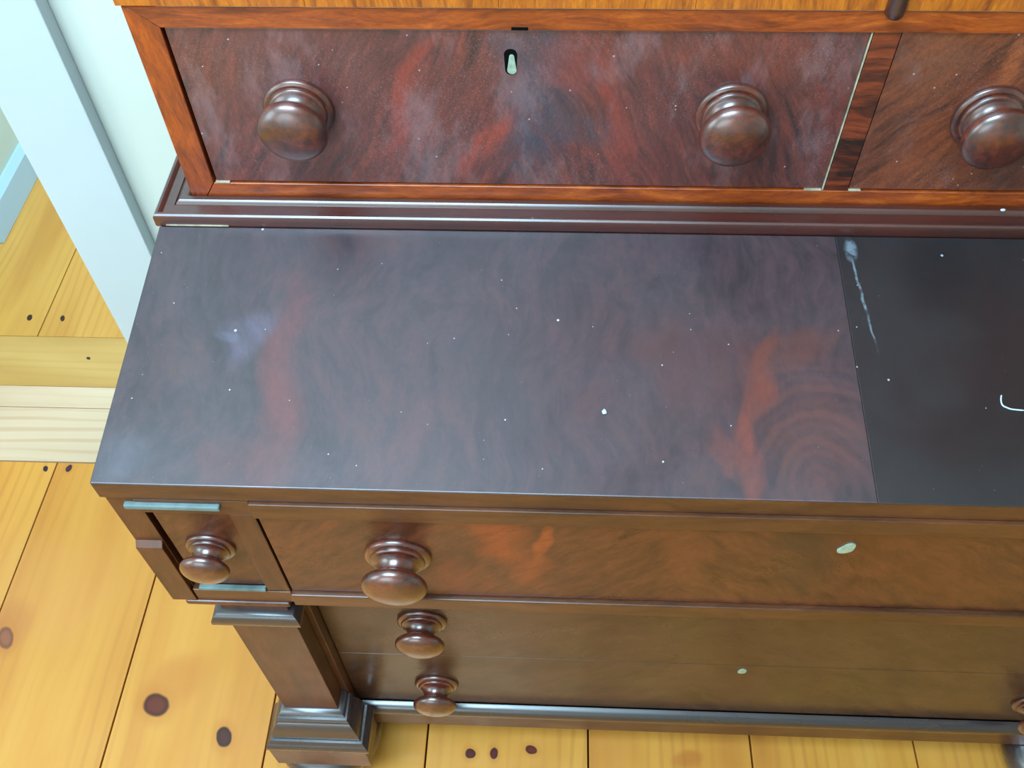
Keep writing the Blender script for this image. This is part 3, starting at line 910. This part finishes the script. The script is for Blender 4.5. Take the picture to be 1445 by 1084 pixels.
for s, mt in ((0, m_upper_l), (1, m_upper_r)):
    x0, x1 = (0.0496, 0.5540) if s == 0 else (0.5762, W - 0.0496)
    d = box('drawer', mt, case, x0, x1, UY + 0.0016, 0.2755, Zd0 + 0.0014, Zd1 - 0.0010, 0.0006)
    kk = (0.1345, 0.4680) if s == 0 else (0.6615, W - 0.1345)
    for x_ in kk:
        knob(d, x_, UY + 0.0016, Z + 0.1325, 0.0272)
    ud.append(d)
    xk = 0.3000 if s == 0 else W - 0.3000
    kh = keyhole(d, xk, UY + 0.0016, Z + 0.1760, 0.0098, 0.0084, 0.0215, m_black, 'keyhole', 0.0004)
    keyhole(d, xk + 0.0008, UY + 0.0012, Z + 0.1742, 0.0036, 0.0070, 0.0165, m_brass, 'keyhole_lining', 0.0004)
box('lock_slot', m_black, case, 0.3010, 0.3130, UY - 0.0009, UY, Zd1 + 0.0002, Zd1 + 0.0026, 0.0003)
# doors above
DZ0, DZ1 = Zt + 0.0016, Z + 0.9000
for s in (0, 1):
    x0, x1 = (0.0215, 0.5640) if s == 0 else (0.5660, W - 0.0215)
    bm = bmesh.new()
    add_box(bm, x0 + 0.050, x1 - 0.050, UY + 0.0040, 0.2756, DZ0 + 0.055, DZ1 - 0.055)
    door = link('door', bm, m_orange_v, case)
    for n in range(4):
        w_ = (x1 - x0) / 4
        box('door_rail', m_door, door, x0 + n * w_ + 0.0001, x0 + (n + 1) * w_ - 0.0001, UY - 0.0028, 0.2756, DZ0, DZ0 + 0.060, 0.0004)
    box('door_rail', m_door, door, x0, x1, UY - 0.0028, 0.2756, DZ1 - 0.060, DZ1, 0.0006)
    for u0, u1 in ((x0, x0 + 0.055), (x1 - 0.055, x1)):
        box('door_stile', m_door, door, u0, u1, UY - 0.0028, 0.2756, DZ0 + 0.0602, DZ1 - 0.0602, 0.0006)
bm = bmesh.new()
rings = []
for zz, sc in ((Z + 0.2165, 0.45), (Z + 0.2178, 0.78), (Z + 0.2200, 0.96), (Z + 0.2230, 1.0), (DZ1, 1.0)):
    rings.append([bm.verts.new((0.5638 + 0.0070 * sc * math.cos(math.pi * i / 10), UY - 0.0026 - 0.0085 * sc * math.sin(math.pi * i / 10), zz)) for i in range(11)])
for a, b in zip(rings, rings[1:]):
    for i in range(10):
        bm.faces.new((a[i], b[i], b[i + 1], a[i + 1]))
bm.faces.new(rings[0])
bm.faces.new(rings[-1][::-1])
link('astragal', bm, m_mould, case, True, 40)
sweep('cornice', m_mould, case, [(0.0240, 0.4690), (0.0240, UY), (W - 0.0240, UY), (W - 0.0240, 0.4690)],
      [(0.0, Z + 0.902), (0.006, Z + 0.905), (0.010, Z + 0.918), (0.024, Z + 0.934), (0.040, Z + 0.942), (0.042, Z + 0.956), (0.0, Z + 0.956)])
box('cabinet_top', m_case, case, 0.0245, W - 0.0245, UY + 0.0005, 0.4690, Z + 0.9495, Z + 0.9555)

# ------------------------------------------------------------------ lint lying on the lid


def lid_z(x_, y_):
    return Z + y_ * SL


def strand(name, pts, r, mat):
    bm = bmesh.new()
    pts = [Vector(p) for p in pts]
    dense = []
    for i in range(len(pts) - 1):
        p0, p1, p2, p3 = pts[max(i - 1, 0)], pts[i], pts[i + 1], pts[min(i + 2, len(pts) - 1)]
        for k_ in range(5):
            t = k_ / 5
            dense.append(0.5 * (2 * p1 + (p2 - p0) * t + (2 * p0 - 5 * p1 + 4 * p2 - p3) * t * t + (3 * p1 - p0 - 3 * p2 + p3) * t ** 3))
    dense.append(pts[-1])
    rings = []
    for i, p in enumerate(dense):
        d = (dense[min(i + 1, len(dense) - 1)] - dense[max(i - 1, 0)]).normalized()
        u = d.cross(Vector((0, 0, 1))).normalized()
        w = u.cross(d)
        rr = r * (0.5 if i in (0, len(dense) - 1) else 1.0)
        rings.append([bm.verts.new(p + (u * math.cos(q * math.pi / 3) + w * math.sin(q * math.pi / 3)) * rr) for q in range(6)])
    for a, b in zip(rings, rings[1:]):
        for q in range(6):
            bm.faces.new((a[q], b[q], b[(q + 1) % 6], a[(q + 1) % 6]))
    bm.faces.new(rings[0])
    bm.faces.new(rings[-1][::-1])
    return link(name, bm, mat, None, True)


r0 = 0.0006
tp = [(0.6710, 0.0880), (0.6697, 0.0835), (0.6700, 0.0795), (0.6728, 0.0775), (0.6765, 0.0762), (0.6850, 0.0755)]
tag(strand('thread', [(a, b, lid_z(a, b) + r0 * 1.02) for a, b in tp], r0, m_fluff), 'short curled white thread lying on the dark part of the lid', 'thread')
tp = [(0.6200, 0.9712), (0.6222, 0.9735)]
bm = bmesh.new()
bmesh.ops.create_icosphere(bm, subdivisions=2, radius=1.0)
for v in bm.verts:
    f_ = 1 + 0.25 * math.sin(v.co.x * 5 + v.co.y * 3)
    v.co = Vector((0.3751 + v.co.x * 0.0018 * f_, 0.0667 + v.co.y * 0.0024 * f_, lid_z(0, 0.0667) + 0.0011 + v.co.z * 0.0011))
tag(link('lint_fleck', bm, m_fluff, None, True), 'tiny white fleck of lint on the middle of the lid', 'lint')
bm = bmesh.new()
bmesh.ops.create_icosphere(bm, subdivisions=2, radius=1.0)
for v in bm.verts:
    v.co = Vector((0.6998 + v.co.x * 0.0022, 0.2475 + v.co.y * 0.0012, Z + 0.0520 + v.co.z * 0.0012))
tag(link('paint_chip', bm, m_fluff, None, True), 'small white chip resting on the upper cabinet moulding below the right drawer', 'chip')
